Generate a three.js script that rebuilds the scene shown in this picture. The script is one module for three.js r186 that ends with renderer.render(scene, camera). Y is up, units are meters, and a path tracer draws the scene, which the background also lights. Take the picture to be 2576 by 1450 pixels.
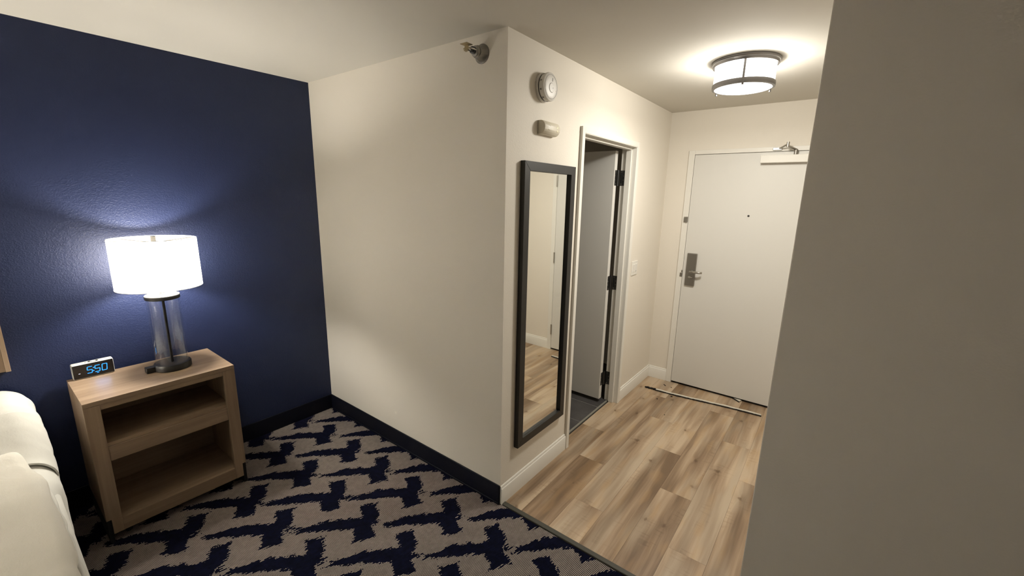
import * as THREE from 'three';
import { RoundedBoxGeometry } from 'three/addons/geometries/RoundedBoxGeometry.js';
import { mergeGeometries, toCreasedNormals } from 'three/addons/utils/BufferGeometryUtils.js';
import { RectAreaLightUniformsLib } from 'three/addons/lights/RectAreaLightUniformsLib.js';

// ---------------------------------------------------------------- camera, lights, exposure
RectAreaLightUniformsLib.init();
const scene = new THREE.Scene();
scene.background = new THREE.Color(0x000000);
const camera = new THREE.PerspectiveCamera(68.633, 2576 / 1450, 0.05, 40);
camera.position.set(1.2918, 1.7039, 1.6245);
camera.rotation.order = 'YXZ';
camera.rotation.set(-0.2140, 0.6517, 0.0213);
const renderer = new THREE.WebGLRenderer();
renderer.toneMapping = THREE.LinearToneMapping;
renderer.toneMappingExposure = 1.10;
renderer.shadowMap.enabled = true;
// the two lamps' strengths (their lights are made in the lamps' own builders)
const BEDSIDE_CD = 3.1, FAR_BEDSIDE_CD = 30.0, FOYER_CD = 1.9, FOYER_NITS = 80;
const BEDSIDE_COLOR = new THREE.Color().setRGB(1.0, 0.955, 0.855);
const FOYER_COLOR = new THREE.Color().setRGB(1.0, 0.955, 0.865);

// ---------------------------------------------------------------- measures (metres)
const H = 2.44;          // ceiling
const L = 1.7536;        // navy wall at x = -L
const D = 2.3088;        // entry wall at z = -D
const XR = 1.185;        // free edge of the partition on the right
const XF = 1.95;         // foyer's right wall
const ROOM_X = 3.3, ROOM_Z = 4.7;

// ---------------------------------------------------------------- helpers
function rng(seed) { let a = seed >>> 0; return () => { a = (a + 0x6D2B79F5) | 0; let t = Math.imul(a ^ (a >>> 15), 1 | a); t = (t + Math.imul(t ^ (t >>> 7), 61 | t)) ^ t; return ((t ^ (t >>> 14)) >>> 0) / 4294967296; }; }
function hash2(ix, iy, seed) { let h = (Math.imul(ix, 374761393) + Math.imul(iy, 668265263) + Math.imul(seed, 1274126177)) | 0; h = Math.imul(h ^ (h >>> 13), 1274126177); return ((h ^ (h >>> 16)) >>> 0) / 4294967296; }
// value noise that repeats after px, py cells
function vnoise(x, y, px, py, seed) {
  let ix = Math.floor(x), iy = Math.floor(y); const fx = x - ix, fy = y - iy;
  ix = ((ix % px) + px) % px; iy = ((iy % py) + py) % py;
  const jx = (ix + 1) % px, jy = (iy + 1) % py;
  const u = fx * fx * (3 - 2 * fx), v = fy * fy * (3 - 2 * fy);
  const a = hash2(ix, iy, seed), b = hash2(jx, iy, seed), c = hash2(ix, jy, seed), d = hash2(jx, jy, seed);
  return (a + (b - a) * u) * (1 - v) + (c + (d - c) * u) * v;
}
function fbm(x, y, px, py, seed, oct) { let s = 0, a = 0.5, t = 0; for (let o = 0; o < oct; o++) { s += a * vnoise(x, y, px, py, seed + o); t += a; a *= 0.5; x *= 2; y *= 2; px *= 2; py *= 2; } return s / t; }
const clamp = (x, a = 0, b = 1) => Math.min(b, Math.max(a, x));
const sstep = (a, b, x) => { const t = clamp((x - a) / (b - a)); return t * t * (3 - 2 * t); };
const mixc = (a, b, t) => [a[0] + (b[0] - a[0]) * t, a[1] + (b[1] - a[1]) * t, a[2] + (b[2] - a[2]) * t];
function dataTex(w, h, fn, srgb, rx = 1, ry = 1) {
  const d = new Uint8Array(w * h * 4);
  for (let j = 0; j < h; j++) for (let i = 0; i < w; i++) {
    const c = fn(i, j), k = (j * w + i) * 4;
    if (typeof c === 'number') { d[k] = d[k + 1] = d[k + 2] = clamp(c) * 255; } else { d[k] = clamp(c[0], 0, 255); d[k + 1] = clamp(c[1], 0, 255); d[k + 2] = clamp(c[2], 0, 255); }
    d[k + 3] = 255;
  }
  const t = new THREE.DataTexture(d, w, h, THREE.RGBAFormat);
  t.wrapS = t.wrapT = THREE.RepeatWrapping; t.magFilter = THREE.LinearFilter; t.minFilter = THREE.LinearMipmapLinearFilter; t.generateMipmaps = true;
  if (srgb) t.colorSpace = THREE.SRGBColorSpace;
  t.repeat.set(rx, ry); t.needsUpdate = true; return t;
}
const taken = {};
function numbered(n) { const k = taken[n] = (taken[n] ?? -1) + 1; return k ? `${n}_${String(k).padStart(3, '0')}` : n; }
const flat = (g) => g.index ? g.toNonIndexed() : g;
function merge(gs) { return Array.isArray(gs) ? (gs.length === 1 ? gs[0] : mergeGeometries(gs.map(flat).map((g) => { const c = new THREE.BufferGeometry(); for (const k of ['position', 'normal', 'uv']) c.setAttribute(k, g.attributes[k]); return c; }))) : gs; }
// uv in metres from the side a face looks to
function muv(g, grain) {
  const p = g.attributes.position, n = g.attributes.normal, uv = new Float32Array(p.count * 2);
  for (let i = 0; i < p.count; i++) {
    const q = [p.getX(i), p.getY(i), p.getZ(i)], a = [Math.abs(n.getX(i)), Math.abs(n.getY(i)), Math.abs(n.getZ(i))];
    const m = a.indexOf(Math.max(...a)); let u, v;
    if (grain === undefined) { if (m === 1) { u = q[0]; v = -q[2]; } else if (m === 0) { u = q[2]; v = q[1]; } else { u = q[0]; v = q[1]; } }
    else { const o = [0, 1, 2].filter((k) => k !== grain && k !== m); v = q[grain]; u = o.length === 2 ? q[o[0]] + q[o[1]] : q[o[0]] + 0.37 * q[m]; }
    uv[2 * i] = u; uv[2 * i + 1] = v;
  }
  g.setAttribute('uv', new THREE.BufferAttribute(uv, 2)); return g;
}
function B(x0, x1, y0, y1, z0, z1, grain) { const g = new THREE.BoxGeometry(Math.abs(x1 - x0), Math.abs(y1 - y0), Math.abs(z1 - z0)); g.translate((x0 + x1) / 2, (y0 + y1) / 2, (z0 + z1) / 2); return muv(g, grain); }
function RB(x0, x1, y0, y1, z0, z1, r = 0.003, seg = 2, grain) { const g = new RoundedBoxGeometry(Math.abs(x1 - x0), Math.abs(y1 - y0), Math.abs(z1 - z0), seg, r); g.translate((x0 + x1) / 2, (y0 + y1) / 2, (z0 + z1) / 2); return muv(g, grain); }
function cyl(r0, r1, a, b, seg = 32, open = false) { // from a to b
  const A = new THREE.Vector3(...a), Bv = new THREE.Vector3(...b), d = Bv.clone().sub(A), g = new THREE.CylinderGeometry(r1, r0, d.length(), seg, 1, open);
  g.applyQuaternion(new THREE.Quaternion().setFromUnitVectors(new THREE.Vector3(0, 1, 0), d.clone().normalize()));
  g.translate(...A.add(Bv).multiplyScalar(0.5).toArray()); return g;
}
// lathe with profile [[r, h], ...] along axis dir from point at
function lathe(profile, at, dir = [0, 1, 0], seg = 48, crease = 0.6) {
  let g = new THREE.LatheGeometry(profile.map(([r, h]) => new THREE.Vector2(Math.max(r, 1e-4), h)), seg);
  g = toCreasedNormals(g, crease);
  g.applyQuaternion(new THREE.Quaternion().setFromUnitVectors(new THREE.Vector3(0, 1, 0), new THREE.Vector3(...dir).normalize())); g.translate(...at); return g;
}
function torus(R, r, at, seg = 64) { const g = new THREE.TorusGeometry(R, r, 10, seg); g.rotateX(Math.PI / 2); g.translate(...at); return g; }
function tube(pts, r, seg = 40, rs = 8) { return new THREE.TubeGeometry(new THREE.CatmullRomCurve3(pts.map((p) => new THREE.Vector3(...p))), seg, r, rs, false); }
function lit(m) { m.castShadow = m.receiveShadow = true; return m; }
function info(o, label, category, group, kind) { o.userData.label = label; o.userData.category = category; if (group) o.userData.group = group; if (kind) o.userData.kind = kind; return o; }
// a thing: Group at its base; parts are given in world coordinates
function thing(name, label, category, pos, group, kind) { const o = new THREE.Group(); o.name = numbered(name); o.position.set(...pos); scene.add(o); o.userData.at = undefined; delete o.userData.at; o._o = pos; return info(o, label, category, group, kind); }
function part(parent, name, gs, mat, label) {
  const g = merge(gs).clone(); const o = parent._o; g.translate(-o[0], -o[1], -o[2]);
  const m = lit(new THREE.Mesh(g, mat)); m.name = name; m._o = o; if (label) m.userData.label = label; parent.add(m); return m;
}
function parts(parent, name, gs, mat, label) { for (const g of gs) part(parent, name, g, mat, label); }
function single(name, gs, mat, label, category, group, kind) { const m = lit(new THREE.Mesh(merge(gs), mat)); m.name = numbered(name); m._o = [0, 0, 0]; scene.add(m); return info(m, label, category, group, kind); }
const struct = (name, gs, mat, label, category) => single(name, gs, mat, label, category, undefined, 'structure');
const structGroup = (name, label, category, pos) => thing(name, label, category, pos, undefined, 'structure');

// ---------------------------------------------------------------- textures and materials
const peel = dataTex(512, 512, (i, j) => { // sprayed orange-peel texture, one tile = 0.3 m
  const x = i / 512, y = j / 512;
  const a = vnoise(x * 46, y * 46, 46, 46, 3), b = vnoise(x * 88, y * 88, 88, 88, 9), c = vnoise(x * 19, y * 19, 19, 19, 5);
  return clamp(0.5 * sstep(0.3, 0.8, a) + 0.3 * b + 0.2 * c);
}, false, 1 / 0.21, 1 / 0.21);
const std = (o) => new THREE.MeshStandardMaterial(o);
const phys = (o) => new THREE.MeshPhysicalMaterial(o);
const lin = (r, g, b) => new THREE.Color().setRGB(r, g, b);
const M = {
  cream: std({ color: lin(0.76, 0.712, 0.63), roughness: 0.62, bumpMap: peel, bumpScale: 0.00022 }),
  ceiling: std({ color: lin(0.64, 0.612, 0.55), roughness: 0.9, bumpMap: peel, bumpScale: 0.00006 }),
  navy: phys({ color: lin(0.0105, 0.016, 0.048), roughness: 0.5, specularIntensity: 0.6, bumpMap: peel, bumpScale: 0.0008 }),
  taupe: std({ color: lin(0.10, 0.09, 0.08), roughness: 0.9 }),
  navyBase: phys({ color: lin(0.0035, 0.004, 0.009), roughness: 0.5, specularIntensity: 0.35 }),
  whiteTrim: std({ color: lin(0.76, 0.738, 0.68), roughness: 0.42 }),
  doorWhite: std({ color: lin(0.67, 0.655, 0.615), roughness: 0.45 }),
  blackFrame: std({ color: lin(0.014, 0.0135, 0.0125), roughness: 0.45 }),
  mirror: std({ color: lin(0.90, 0.91, 0.88), metalness: 1, roughness: 0.015 }),
  nickel: std({ color: lin(0.42, 0.40, 0.36), metalness: 1, roughness: 0.32 }),
  darkNickel: std({ color: lin(0.30, 0.285, 0.26), metalness: 1, roughness: 0.42 }),
  hinge: std({ color: lin(0.085, 0.085, 0.085), metalness: 0.9, roughness: 0.4 }),
  chrome: std({ color: lin(0.75, 0.74, 0.72), metalness: 1, roughness: 0.12 }),
  brass: std({ color: lin(0.34, 0.28, 0.17), metalness: 1, roughness: 0.35 }),
  whitePlastic: std({ color: lin(0.76, 0.74, 0.70), roughness: 0.4 }),
  silverPlastic: std({ color: lin(0.50, 0.49, 0.46), roughness: 0.35 }),
  creamPlastic: std({ color: lin(0.70, 0.65, 0.53), roughness: 0.45 }),
  blackPlastic: std({ color: lin(0.012, 0.012, 0.012), roughness: 0.4 }),
  greyMark: std({ color: lin(0.25, 0.24, 0.23), roughness: 0.6 }),
  bronze: std({ color: lin(0.022, 0.021, 0.021), metalness: 0.55, roughness: 0.42 }),
  gap: std({ color: lin(0.006, 0.006, 0.006), roughness: 0.9 }),
  underlay: std({ color: lin(0.03, 0.025, 0.02), roughness: 0.95 }),
  rubber: std({ color: lin(0.045, 0.042, 0.030), roughness: 0.55 }),
  debrisWhite: std({ color: lin(0.66, 0.62, 0.53), roughness: 0.8 }),
  debrisBlack: std({ color: lin(0.012, 0.009, 0.007), roughness: 0.9 }),
  fixture: std({ color: lin(0.30, 0.295, 0.30), metalness: 1, roughness: 0.34 }),
};

// carpet: navy strokes on a cream ribbed ground, repeat 0.317 x 0.308 m; the texture holds 3 x 3 repeats
const CP = 0.317, CQ = 0.308, CN = 3, CT = 2048;
const carpetField = new Float32Array(CT * CT), carpetRib = new Float32Array(CT * CT);
{
  const segD = (px, pz, ax, az, bx, bz) => { const dx = bx - ax, dz = bz - az, t = clamp(((px - ax) * dx + (pz - az) * dz) / (dx * dx + dz * dz)); return [Math.hypot(px - ax - t * dx, pz - az - t * dz), t]; };
  const W = CP * CN, Hh = CQ * CN;
  const jitRow = (k) => hash2(((k % 2047) + 2047) % 2047, 3, 24);
  // ribs must close over the texture: rib coordinate s = (kx * x / W + kz * z / Hh)
  const KX = 136, KZ = 28;
  for (let j = 0; j < CT; j++) for (let i = 0; i < CT; i++) {
    const x = i / CT * W, z = j / CT * Hh;
    const s = KX * i / CT + KZ * j / CT, rib = Math.floor(s), fr = s - rib;
    const along = (z * 0.98 - x * 0.2) / 0.0045;
    const jit = hash2(((rib % 2047) + 2047) % 2047, Math.floor(along), 21) - 0.5;
    const jit2 = hash2(((rib % 2047) + 2047) % 2047, Math.floor(along / 4), 22) - 0.5;
    const big = fbm(i / CT * 42, j / CT * 24, 42, 24, 31, 2) - 0.5;
    let m = -3;
    const ci = Math.floor(x / CP), cj = Math.floor(z / CQ);
    for (let a = -1; a <= 1; a++) for (let b = -1; b <= 1; b++) {
      const lx = x - (ci + a) * CP, lz = z - (cj + b) * CQ;
      const q = hash2((ci + a + 30) % 3, (cj + b + 30) % 3, 77);
      // stroke: a slanted bar with square ends; u along (1,1), v across
      const u = (lx + lz) * 0.7071 - 0.126, v = (lx - lz) * 0.7071;
      const bar = Math.min(0.130 - Math.abs(u + 0.25 * v), 0.044 + 0.005 * (u > 0.02 ? 1 : 0) - Math.abs(v + 0.012 * Math.sin(u * 40))) / 0.009;
      m = Math.max(m, bar);
      // arm: leaves the bar's middle towards (-1, 1), frays out into single ribs at its end
      const p = -(v) - 0.03, w = u - 0.01;           // p: distance along the arm
      const fray = sstep(0.15, 0.30, p);
      const arm = Math.min((p + 0.02) / 0.009, (0.037 - 0.010 * fray - Math.abs(w - 0.02 * fray)) / 0.009, (0.345 - p) / 0.02) - (0.6 + 0.9 * q) * fray;
      m = Math.max(m, arm);
      // frayed shade on the other side of the bar, where the next arm ends
      const st = Math.min((0.075 - v) / 0.02, (v - 0.03) / 0.009, (0.024 - Math.abs(u - 0.02)) / 0.009) - 0.8;
      m = Math.max(m, st);
    }
    const jit3 = hash2(((rib % 2047) + 2047) % 2047, Math.floor(along / 9 + 7 * jitRow(rib)), 23) - 0.5;
    const near = 1 - sstep(0.8, 2.6, Math.abs(m));
    const f = m + (1.5 * big + 1.7 * jit3 + 1.0 * jit2 + 1.1 * jit) * (0.35 + 0.65 * near);
    const navy = sstep(-0.12, 0.12, f);
    const ridge = 1 - Math.abs(fr - 0.5) * 2;             // 0 at the gap, 1 on the ridge
    carpetField[j * CT + i] = navy; carpetRib[j * CT + i] = ridge;
  }
}
const carpetMap = dataTex(CT, CT, (i, j) => {
  const k = j * CT + i, navy = carpetField[k], r = sstep(0.2, 0.62, carpetRib[k]);
  const n = hash2(i >> 1, j >> 1, 5), n2 = fbm(i / CT * 60, j / CT * 60, 60, 60, 8, 2);
  const creamC = mixc([140, 130, 122], [184, 172, 161], n * 0.5 + n2 * 0.5);
  const ground = mixc([20, 19, 26], creamC, r);
  const navyC = mixc([6, 7, 17], [14, 17, 41], 0.3 * n + 0.7 * n2);
  return mixc(ground, navyC, navy);
}, true, 1 / (CP * CN), 1 / (CQ * CN));
const carpetBump = dataTex(1024, 1024, (i, j) => { const k = (j * 2) * CT + i * 2; return clamp(carpetRib[k] * (1 - 0.35 * carpetField[k]) * (0.75 + 0.25 * hash2(i, j, 4))); }, false, 1 / (CP * CN), 1 / (CQ * CN));
M.carpet = phys({ map: carpetMap, bumpMap: carpetBump, bumpScale: 0.0022, roughness: 0.97, specularIntensity: 0.12 });

// vinyl oak planks: each variant is one printed board, 0.18 x 1.22 m
function plankMat(seed) {
  const r = rng(seed * 977 + 5), w = 256, h = 1536;
  const knots = []; const nk = 1 + Math.floor(r() * 2.4);
  for (let k = 0; k < nk; k++) knots.push([0.15 + 0.7 * r(), 0.04 + 0.92 * r(), 0.010 + 0.010 * r(), 0.5 + 0.5 * r()]);
  const tone = (r() - 0.5) * 0.34, split = r() * 0.8 + 0.1, side = r() < 0.5 ? -1 : 1;
  const t = dataTex(w, h, (i, j) => {
    let x = i / w, y = j / h * 6.8;                       // in board widths
    let wx = 0, kn = 0, halo = 0;
    for (const [kx, ky, kr, ks] of knots) {
      const dx = x - kx, dy = (y - ky * 6.8); const d = Math.hypot(dx * 1.2, dy * 0.75);
      wx += ks * 0.10 * Math.sign(dx || 1) * Math.exp(-(d * d) / 0.03); halo = Math.max(halo, Math.exp(-(d * d) / 0.035)); kn = Math.max(kn, ks * (1 - sstep(kr, kr * 6.5, d + 0.10 * (fbm(x * 14, y * 9, 999, 999, seed, 2) - 0.42))));
    }
    const xx = x + wx + 0.16 * (fbm(x * 2, y * 0.55, 999, 999, seed + 40, 3) - 0.5);
    const streak = fbm(xx * 3.4, y * 0.30, 999, 999, seed + 11, 3);
    const fine = vnoise(xx * 90, y * 2.2, 999, 999, seed + 17);
    const broad = fbm(xx * 1.5, y * 0.20, 999, 999, seed + 23, 2);
    const scrape = sstep(0.60, 0.78, fbm(x * 3 + 4, y * 16, 999, 999, seed + 29, 2)) * sstep(0.5, 0.7, fbm(x * 2.2, y * 0.9, 999, 999, seed + 31, 2));
    let v = 0.53 + 1.15 * (streak - 0.5) + 1.1 * (broad - 0.5) + 0.5 * (vnoise(xx * 22, y * 0.7, 999, 999, seed + 81) - 0.5) * 0.45 + 0.12 * (fine - 0.5) + tone + 0.16 * side * sstep(-0.12, 0.12, xx - split) - 0.12 * scrape - 0.22 * halo * (0.4 + streak);
    v = clamp(v);
    let c = v < 0.5 ? mixc([114, 91, 68], [160, 136, 110], v * 2) : mixc([160, 136, 110], [194, 173, 147], (v - 0.5) * 2);
    c = mixc(c, [172, 160, 142], 0.35 * sstep(0.45, 0.75, fbm(x * 3, y * 0.5, 999, 999, seed + 51, 2)));
    c = mixc(c, [184, 148, 102], 0.28 * sstep(0.55, 0.8, fbm(xx * 4, y * 0.8, 999, 999, seed + 61, 2)));
    c = mixc(c, [92, 68, 46], 0.75 * kn);
    
    return c;
  }, true);
  return std({ map: t, roughness: 0.46 });
}
const plankMats = []; for (let k = 0; k < 12; k++) plankMats.push(plankMat(k + 1));

// light oak laminate of the nightstand and the headboard; v runs along the grain, 0.5 x 1 m
const oakTex = dataTex(512, 1024, (i, j) => {
  const x = i / 512, y = j / 1024;
  const w = x * 14 + 0.5 * (fbm(x * 6, y * 3, 6, 3, 5, 2) - 0.5);
  const s = fbm(w * 2, y * 2, 28, 2, 7, 3), f = vnoise(x * 170, y * 8, 170, 8, 3), p = vnoise(x * 256, y * 36, 256, 36, 13);
  let v = clamp(0.5 + 0.75 * (s - 0.5) + 0.14 * (f - 0.5) - (p > 0.9 ? 0.12 : 0));
  return mixc([122, 101, 82], [170, 148, 124], v);
}, true, 1 / 0.5, 1);
M.oak = std({ map: oakTex, roughness: 0.38 });
M.oakHead = std({ map: oakTex, roughness: 0.5 });

const tileTex = dataTex(512, 512, (i, j) => { const x = i / 512, y = j / 512; const a = fbm(x * 5, y * 5, 5, 5, 2, 4), b = vnoise(x * 120, y * 120, 120, 120, 8); return mixc([60, 58, 58], [90, 87, 86], clamp(0.5 + 0.9 * (a - 0.5) + 0.2 * (b - 0.5))); }, true, 1 / 0.6, 1 / 0.6);
M.tile = std({ map: tileTex, roughness: 0.5 });
M.grout = std({ color: lin(0.36, 0.35, 0.33), roughness: 0.9 });
M.edgeStrip = std({ color: lin(0.26, 0.25, 0.21), roughness: 0.45 });
const linenBump = dataTex(512, 512, (i, j) => { const x = i / 512, y = j / 512; return clamp(0.10 * (0.5 + 0.5 * Math.sin(x * Math.PI * 2 * 60)) + 0.08 * (0.5 + 0.5 * Math.sin(y * Math.PI * 2 * 60)) + 0.82 * fbm(x * 14, y * 20, 14, 20, 6, 4)); }, false, 1 / 0.12, 1 / 0.12);
M.duvet = std({ color: lin(0.62, 0.59, 0.52), roughness: 0.92, bumpMap: linenBump, bumpScale: 0.0014 });
M.sheet = std({ color: lin(0.60, 0.585, 0.535), roughness: 0.9, bumpMap: linenBump, bumpScale: 0.0004 });
M.bedBase = std({ color: lin(0.02, 0.02, 0.024), roughness: 0.9 });

// ---------------------------------------------------------------- the room
struct('ceiling', [B(-L - 0.12, ROOM_X + 0.12, H, H + 0.12, 0, ROOM_Z + 0.12), B(-L - 0.12, XF + 0.12, H, H + 0.12, -D - 0.16, 0)], M.ceiling, 'flat off-white painted ceiling over bedroom and foyer', 'ceiling');
struct('floor_carpet', [(() => { const g = B(-L, ROOM_X, -0.03, 0, 0, ROOM_Z); const p = g.attributes.position, u = g.attributes.uv; for (let i = 0; i < p.count; i++) u.setXY(i, p.getX(i) - 0.075, p.getZ(i) - 0.149); return g; })()], M.carpet, 'bedroom carpet with navy zigzag strokes on beige ribbed ground', 'carpet');
struct('wall_left', [B(-L - 0.12, -L, 0, H, -0.12, ROOM_Z + 0.12)], M.navy, 'dark navy painted accent wall behind the lit bedside lamp', 'wall');
struct('wall_center', [B(-L, 0, 0, H, -0.12, 0)], M.cream, 'plain cream wall between navy wall and mirror corner', 'wall');
const BZ0 = -1.566, BZ1 = -0.728, BY = 2.09;   // hole for the bathroom door frame
struct('wall_hall', [B(-0.105, 0, 0, H, BZ1, -0.12), B(-0.105, 0, 0, H, -D, BZ0), B(-0.105, 0, BY, H, BZ0, BZ1)], M.cream, 'cream orange-peel wall carrying the mirror and the bathroom doorway', 'wall');
const EX0 = 0.215, EX1 = 1.165, EY = 2.085;    // hole for the entry door frame
struct('wall_entry', [B(-0.105, EX0, 0, H, -D - 0.14, -D), B(EX1, XF + 0.12, 0, H, -D - 0.14, -D), B(EX0, EX1, EY, H, -D - 0.14, -D)], M.cream, 'cream end wall around the white entry door', 'wall');
struct('wall_right', [RB(XR, ROOM_X + 0.12, 0, H, -0.12, 0, 0.004, 3)], M.cream, 'shaded cream wall filling the right foreground', 'wall');
struct('wall_foyer', [B(XF, XF + 0.12, 0, H, -D, -0.12)], M.cream, 'cream side wall of the foyer beyond the right foreground wall', 'wall');
struct('wall_rear', [B(-L - 0.12, ROOM_X + 0.12, 0, H, ROOM_Z, ROOM_Z + 0.12)], M.cream, 'cream bedroom wall opposite the cream wall', 'wall');
struct('wall_window', [B(ROOM_X, ROOM_X + 0.12, 0, H, 0, ROOM_Z)], M.taupe, 'dark taupe bedroom wall facing the navy wall', 'wall');
// the corridor outside the entry door and the dark bathroom are closed
struct('wall_corridor', [B(EX0 - 0.1, EX1 + 0.1, 0, EY + 0.1, -D - 0.22, -D - 0.17)], M.gap, 'dark corridor behind the entry door', 'wall');
struct('wall_bathroom', [B(-L - 0.12, -L, 0, H, -D - 0.14, -0.12), B(-L, -0.105, 0, H, -D - 0.14, -D)], M.cream, 'walls of the unlit bathroom behind the open door', 'wall');

// navy cove base along the carpet
const cove = (pts) => pts;
function coveBase(name, label, gs) { struct(name, gs, M.navyBase, label, 'baseboard'); }
coveBase('baseboard_center', 'dark navy vinyl baseboard along the plain cream wall', [RB(-L + 0.008, -0.001, 0, 0.118, 0, 0.008, 0.003, 2), RB(-L + 0.012, -0.001, 0, 0.012, 0.003, 0.014, 0.003, 2)]);
coveBase('baseboard_left', 'dark navy vinyl baseboard along the navy wall', [RB(-L, -L + 0.008, 0, 0.118, 0, ROOM_Z, 0.003, 2)]);
coveBase('baseboard_right', 'dark navy vinyl baseboard under the right foreground wall', [RB(XR + 0.002, ROOM_X, 0, 0.118, 0, 0.008, 0.003, 2)]);
// white profiled baseboards of the foyer
function profileBoard(p0, p1, out) { // from p0 to p1 on the wall foot, out = direction away from the wall
  const len = Math.hypot(p1[0] - p0[0], p1[1] - p0[1]);
  const s = new THREE.Shape(); s.moveTo(0, 0); s.lineTo(0.013, 0); s.lineTo(0.013, 0.094); s.quadraticCurveTo(0.0125, 0.098, 0.009, 0.099); s.quadraticCurveTo(0.0075, 0.1, 0.0075, 0.103); s.quadraticCurveTo(0.0075, 0.112, 0.003, 0.114); s.lineTo(0, 0.114); s.closePath();
  let g = new THREE.ExtrudeGeometry(s, { depth: len, bevelEnabled: false, curveSegments: 5 });
  const dir = new THREE.Vector3((p1[0] - p0[0]) / len, 0, (p1[1] - p0[1]) / len), o = new THREE.Vector3(out[0], 0, out[1]);
  const m = new THREE.Matrix4().makeBasis(o, new THREE.Vector3(0, 1, 0), dir); g.applyMatrix4(m); g.translate(p0[0], 0, p0[1]);
  if (m.determinant() < 0) { const q = g.attributes.position.array; for (let i = 0; i < q.length; i += 9) for (let k = 0; k < 3; k++) { const a = q[i + 3 + k]; q[i + 3 + k] = q[i + 6 + k]; q[i + 6 + k] = a; } g.computeVertexNormals(); }
  g = toCreasedNormals(g, 0.5); return g;
}
struct('baseboard_hall', [profileBoard([0, -0.0], [0, -0.7], [1, 0])], M.whiteTrim, 'white moulded baseboard under the tall mirror', 'baseboard');
struct('baseboard_hall_end', [profileBoard([0, -1.594], [0, -D], [1, 0])], M.whiteTrim, 'white moulded baseboard between bathroom door frame and entry wall', 'baseboard');
struct('baseboard_entry', [profileBoard([0.012, -D], [0.181, -D], [0, 1])], M.whiteTrim, 'short white moulded baseboard left of the entry door', 'baseboard');
struct('baseboard_entry_end', [profileBoard([1.199, -D], [XF, -D], [0, 1])], M.whiteTrim, 'white moulded baseboard right of the entry door, seen in the mirror', 'baseboard');

// wood floor of the foyer, board by board
{
  const fl = structGroup('floor', 'light oak plank floor of the foyer', 'floor', [0, 0, 0]);
  part(fl, 'underlay', [B(-0.075, XF, -0.03, -0.006, -D - 0.1, -0.028)], M.underlay);
  const w = 0.1803, x0 = -0.0565, len = 1.22, joints = [-1.075, -0.704, -0.312, -1.131, -0.718, -1.518, -1.102, -0.45, -0.95, -1.4, -0.6, -1.2];
  const tone = rng(12); let n = 0;
  for (let c = 0; x0 + c * w < XF; c++) {
    const a = x0 + c * w, b = Math.min(a + w, XF);
    let z = joints[c % joints.length] + len * 2; const zs = [];
    while (z > -D - 0.2) { zs.push(z); z -= len; } zs.push(z);
    for (let k = 0; k + 1 < zs.length; k++) {
      const zb = Math.min(zs[k], -0.03), za = Math.max(zs[k + 1], -D - 0.09);
      if (zb - za < 0.01) continue;
      const full = zs[k], g = new THREE.BoxGeometry(b - a - 0.0007, 0.005, zb - za - 0.0007); g.translate((a + b) / 2, -0.0025, (za + zb) / 2);
      const p = g.attributes.position, uv = g.attributes.uv, flip = tone() < 0.5;
      for (let i = 0; i < p.count; i++) { let u = (p.getX(i) - a) / w, v = (full - p.getZ(i)) / len; if (flip) { u = 1 - u; v = 1 - v; } uv.setXY(i, 0.02 + u * 0.96, 0.004 + v * 0.992); }
      part(fl, 'plank', g, plankMats[(n * 5 + c) % plankMats.length]); n++;
    }
  }
}
struct('trim_carpet', [RB(0.0, XR + 0.01, -0.01, 0.006, -0.032, -0.004, 0.004, 3)], M.rubber, 'dark olive transition strip between carpet and plank floor', 'strip');
// bathroom tiles
{
  const fl = structGroup('floor_bathroom', 'dark grey tiled bathroom floor behind the open door', 'floor', [0, 0, 0]);
  part(fl, 'grout', [B(-L, -0.0845, -0.03, -0.0045, -D, -0.12)], M.grout);
  const tw = 0.60, td = 0.302;
  for (let a = 0; a < 3; a++) for (let b = 0; b < 8; b++) {
    const x1 = -0.087 - a * tw, xa = Math.max(x1 - tw + 0.005, -L), z1 = -1.1 + 0.302 * 3 - b * td, za = Math.max(z1 - td + 0.005, -D);
    if (x1 - xa < 0.02 || z1 - za < 0.02 || z1 > -0.12) continue;
    const g = RB(xa, x1, -0.02, -0.0025, za, z1, 0.0012, 1); part(fl, 'tile', g, M.tile);
  }
}
struct('trim_threshold', [RB(-0.085, -0.0705, -0.02, 0.0006, BZ0 + 0.002, BZ1 - 0.002, 0.0012, 1)], M.edgeStrip, 'thin metal edge strip between bathroom tiles and planks', 'strip');

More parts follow.
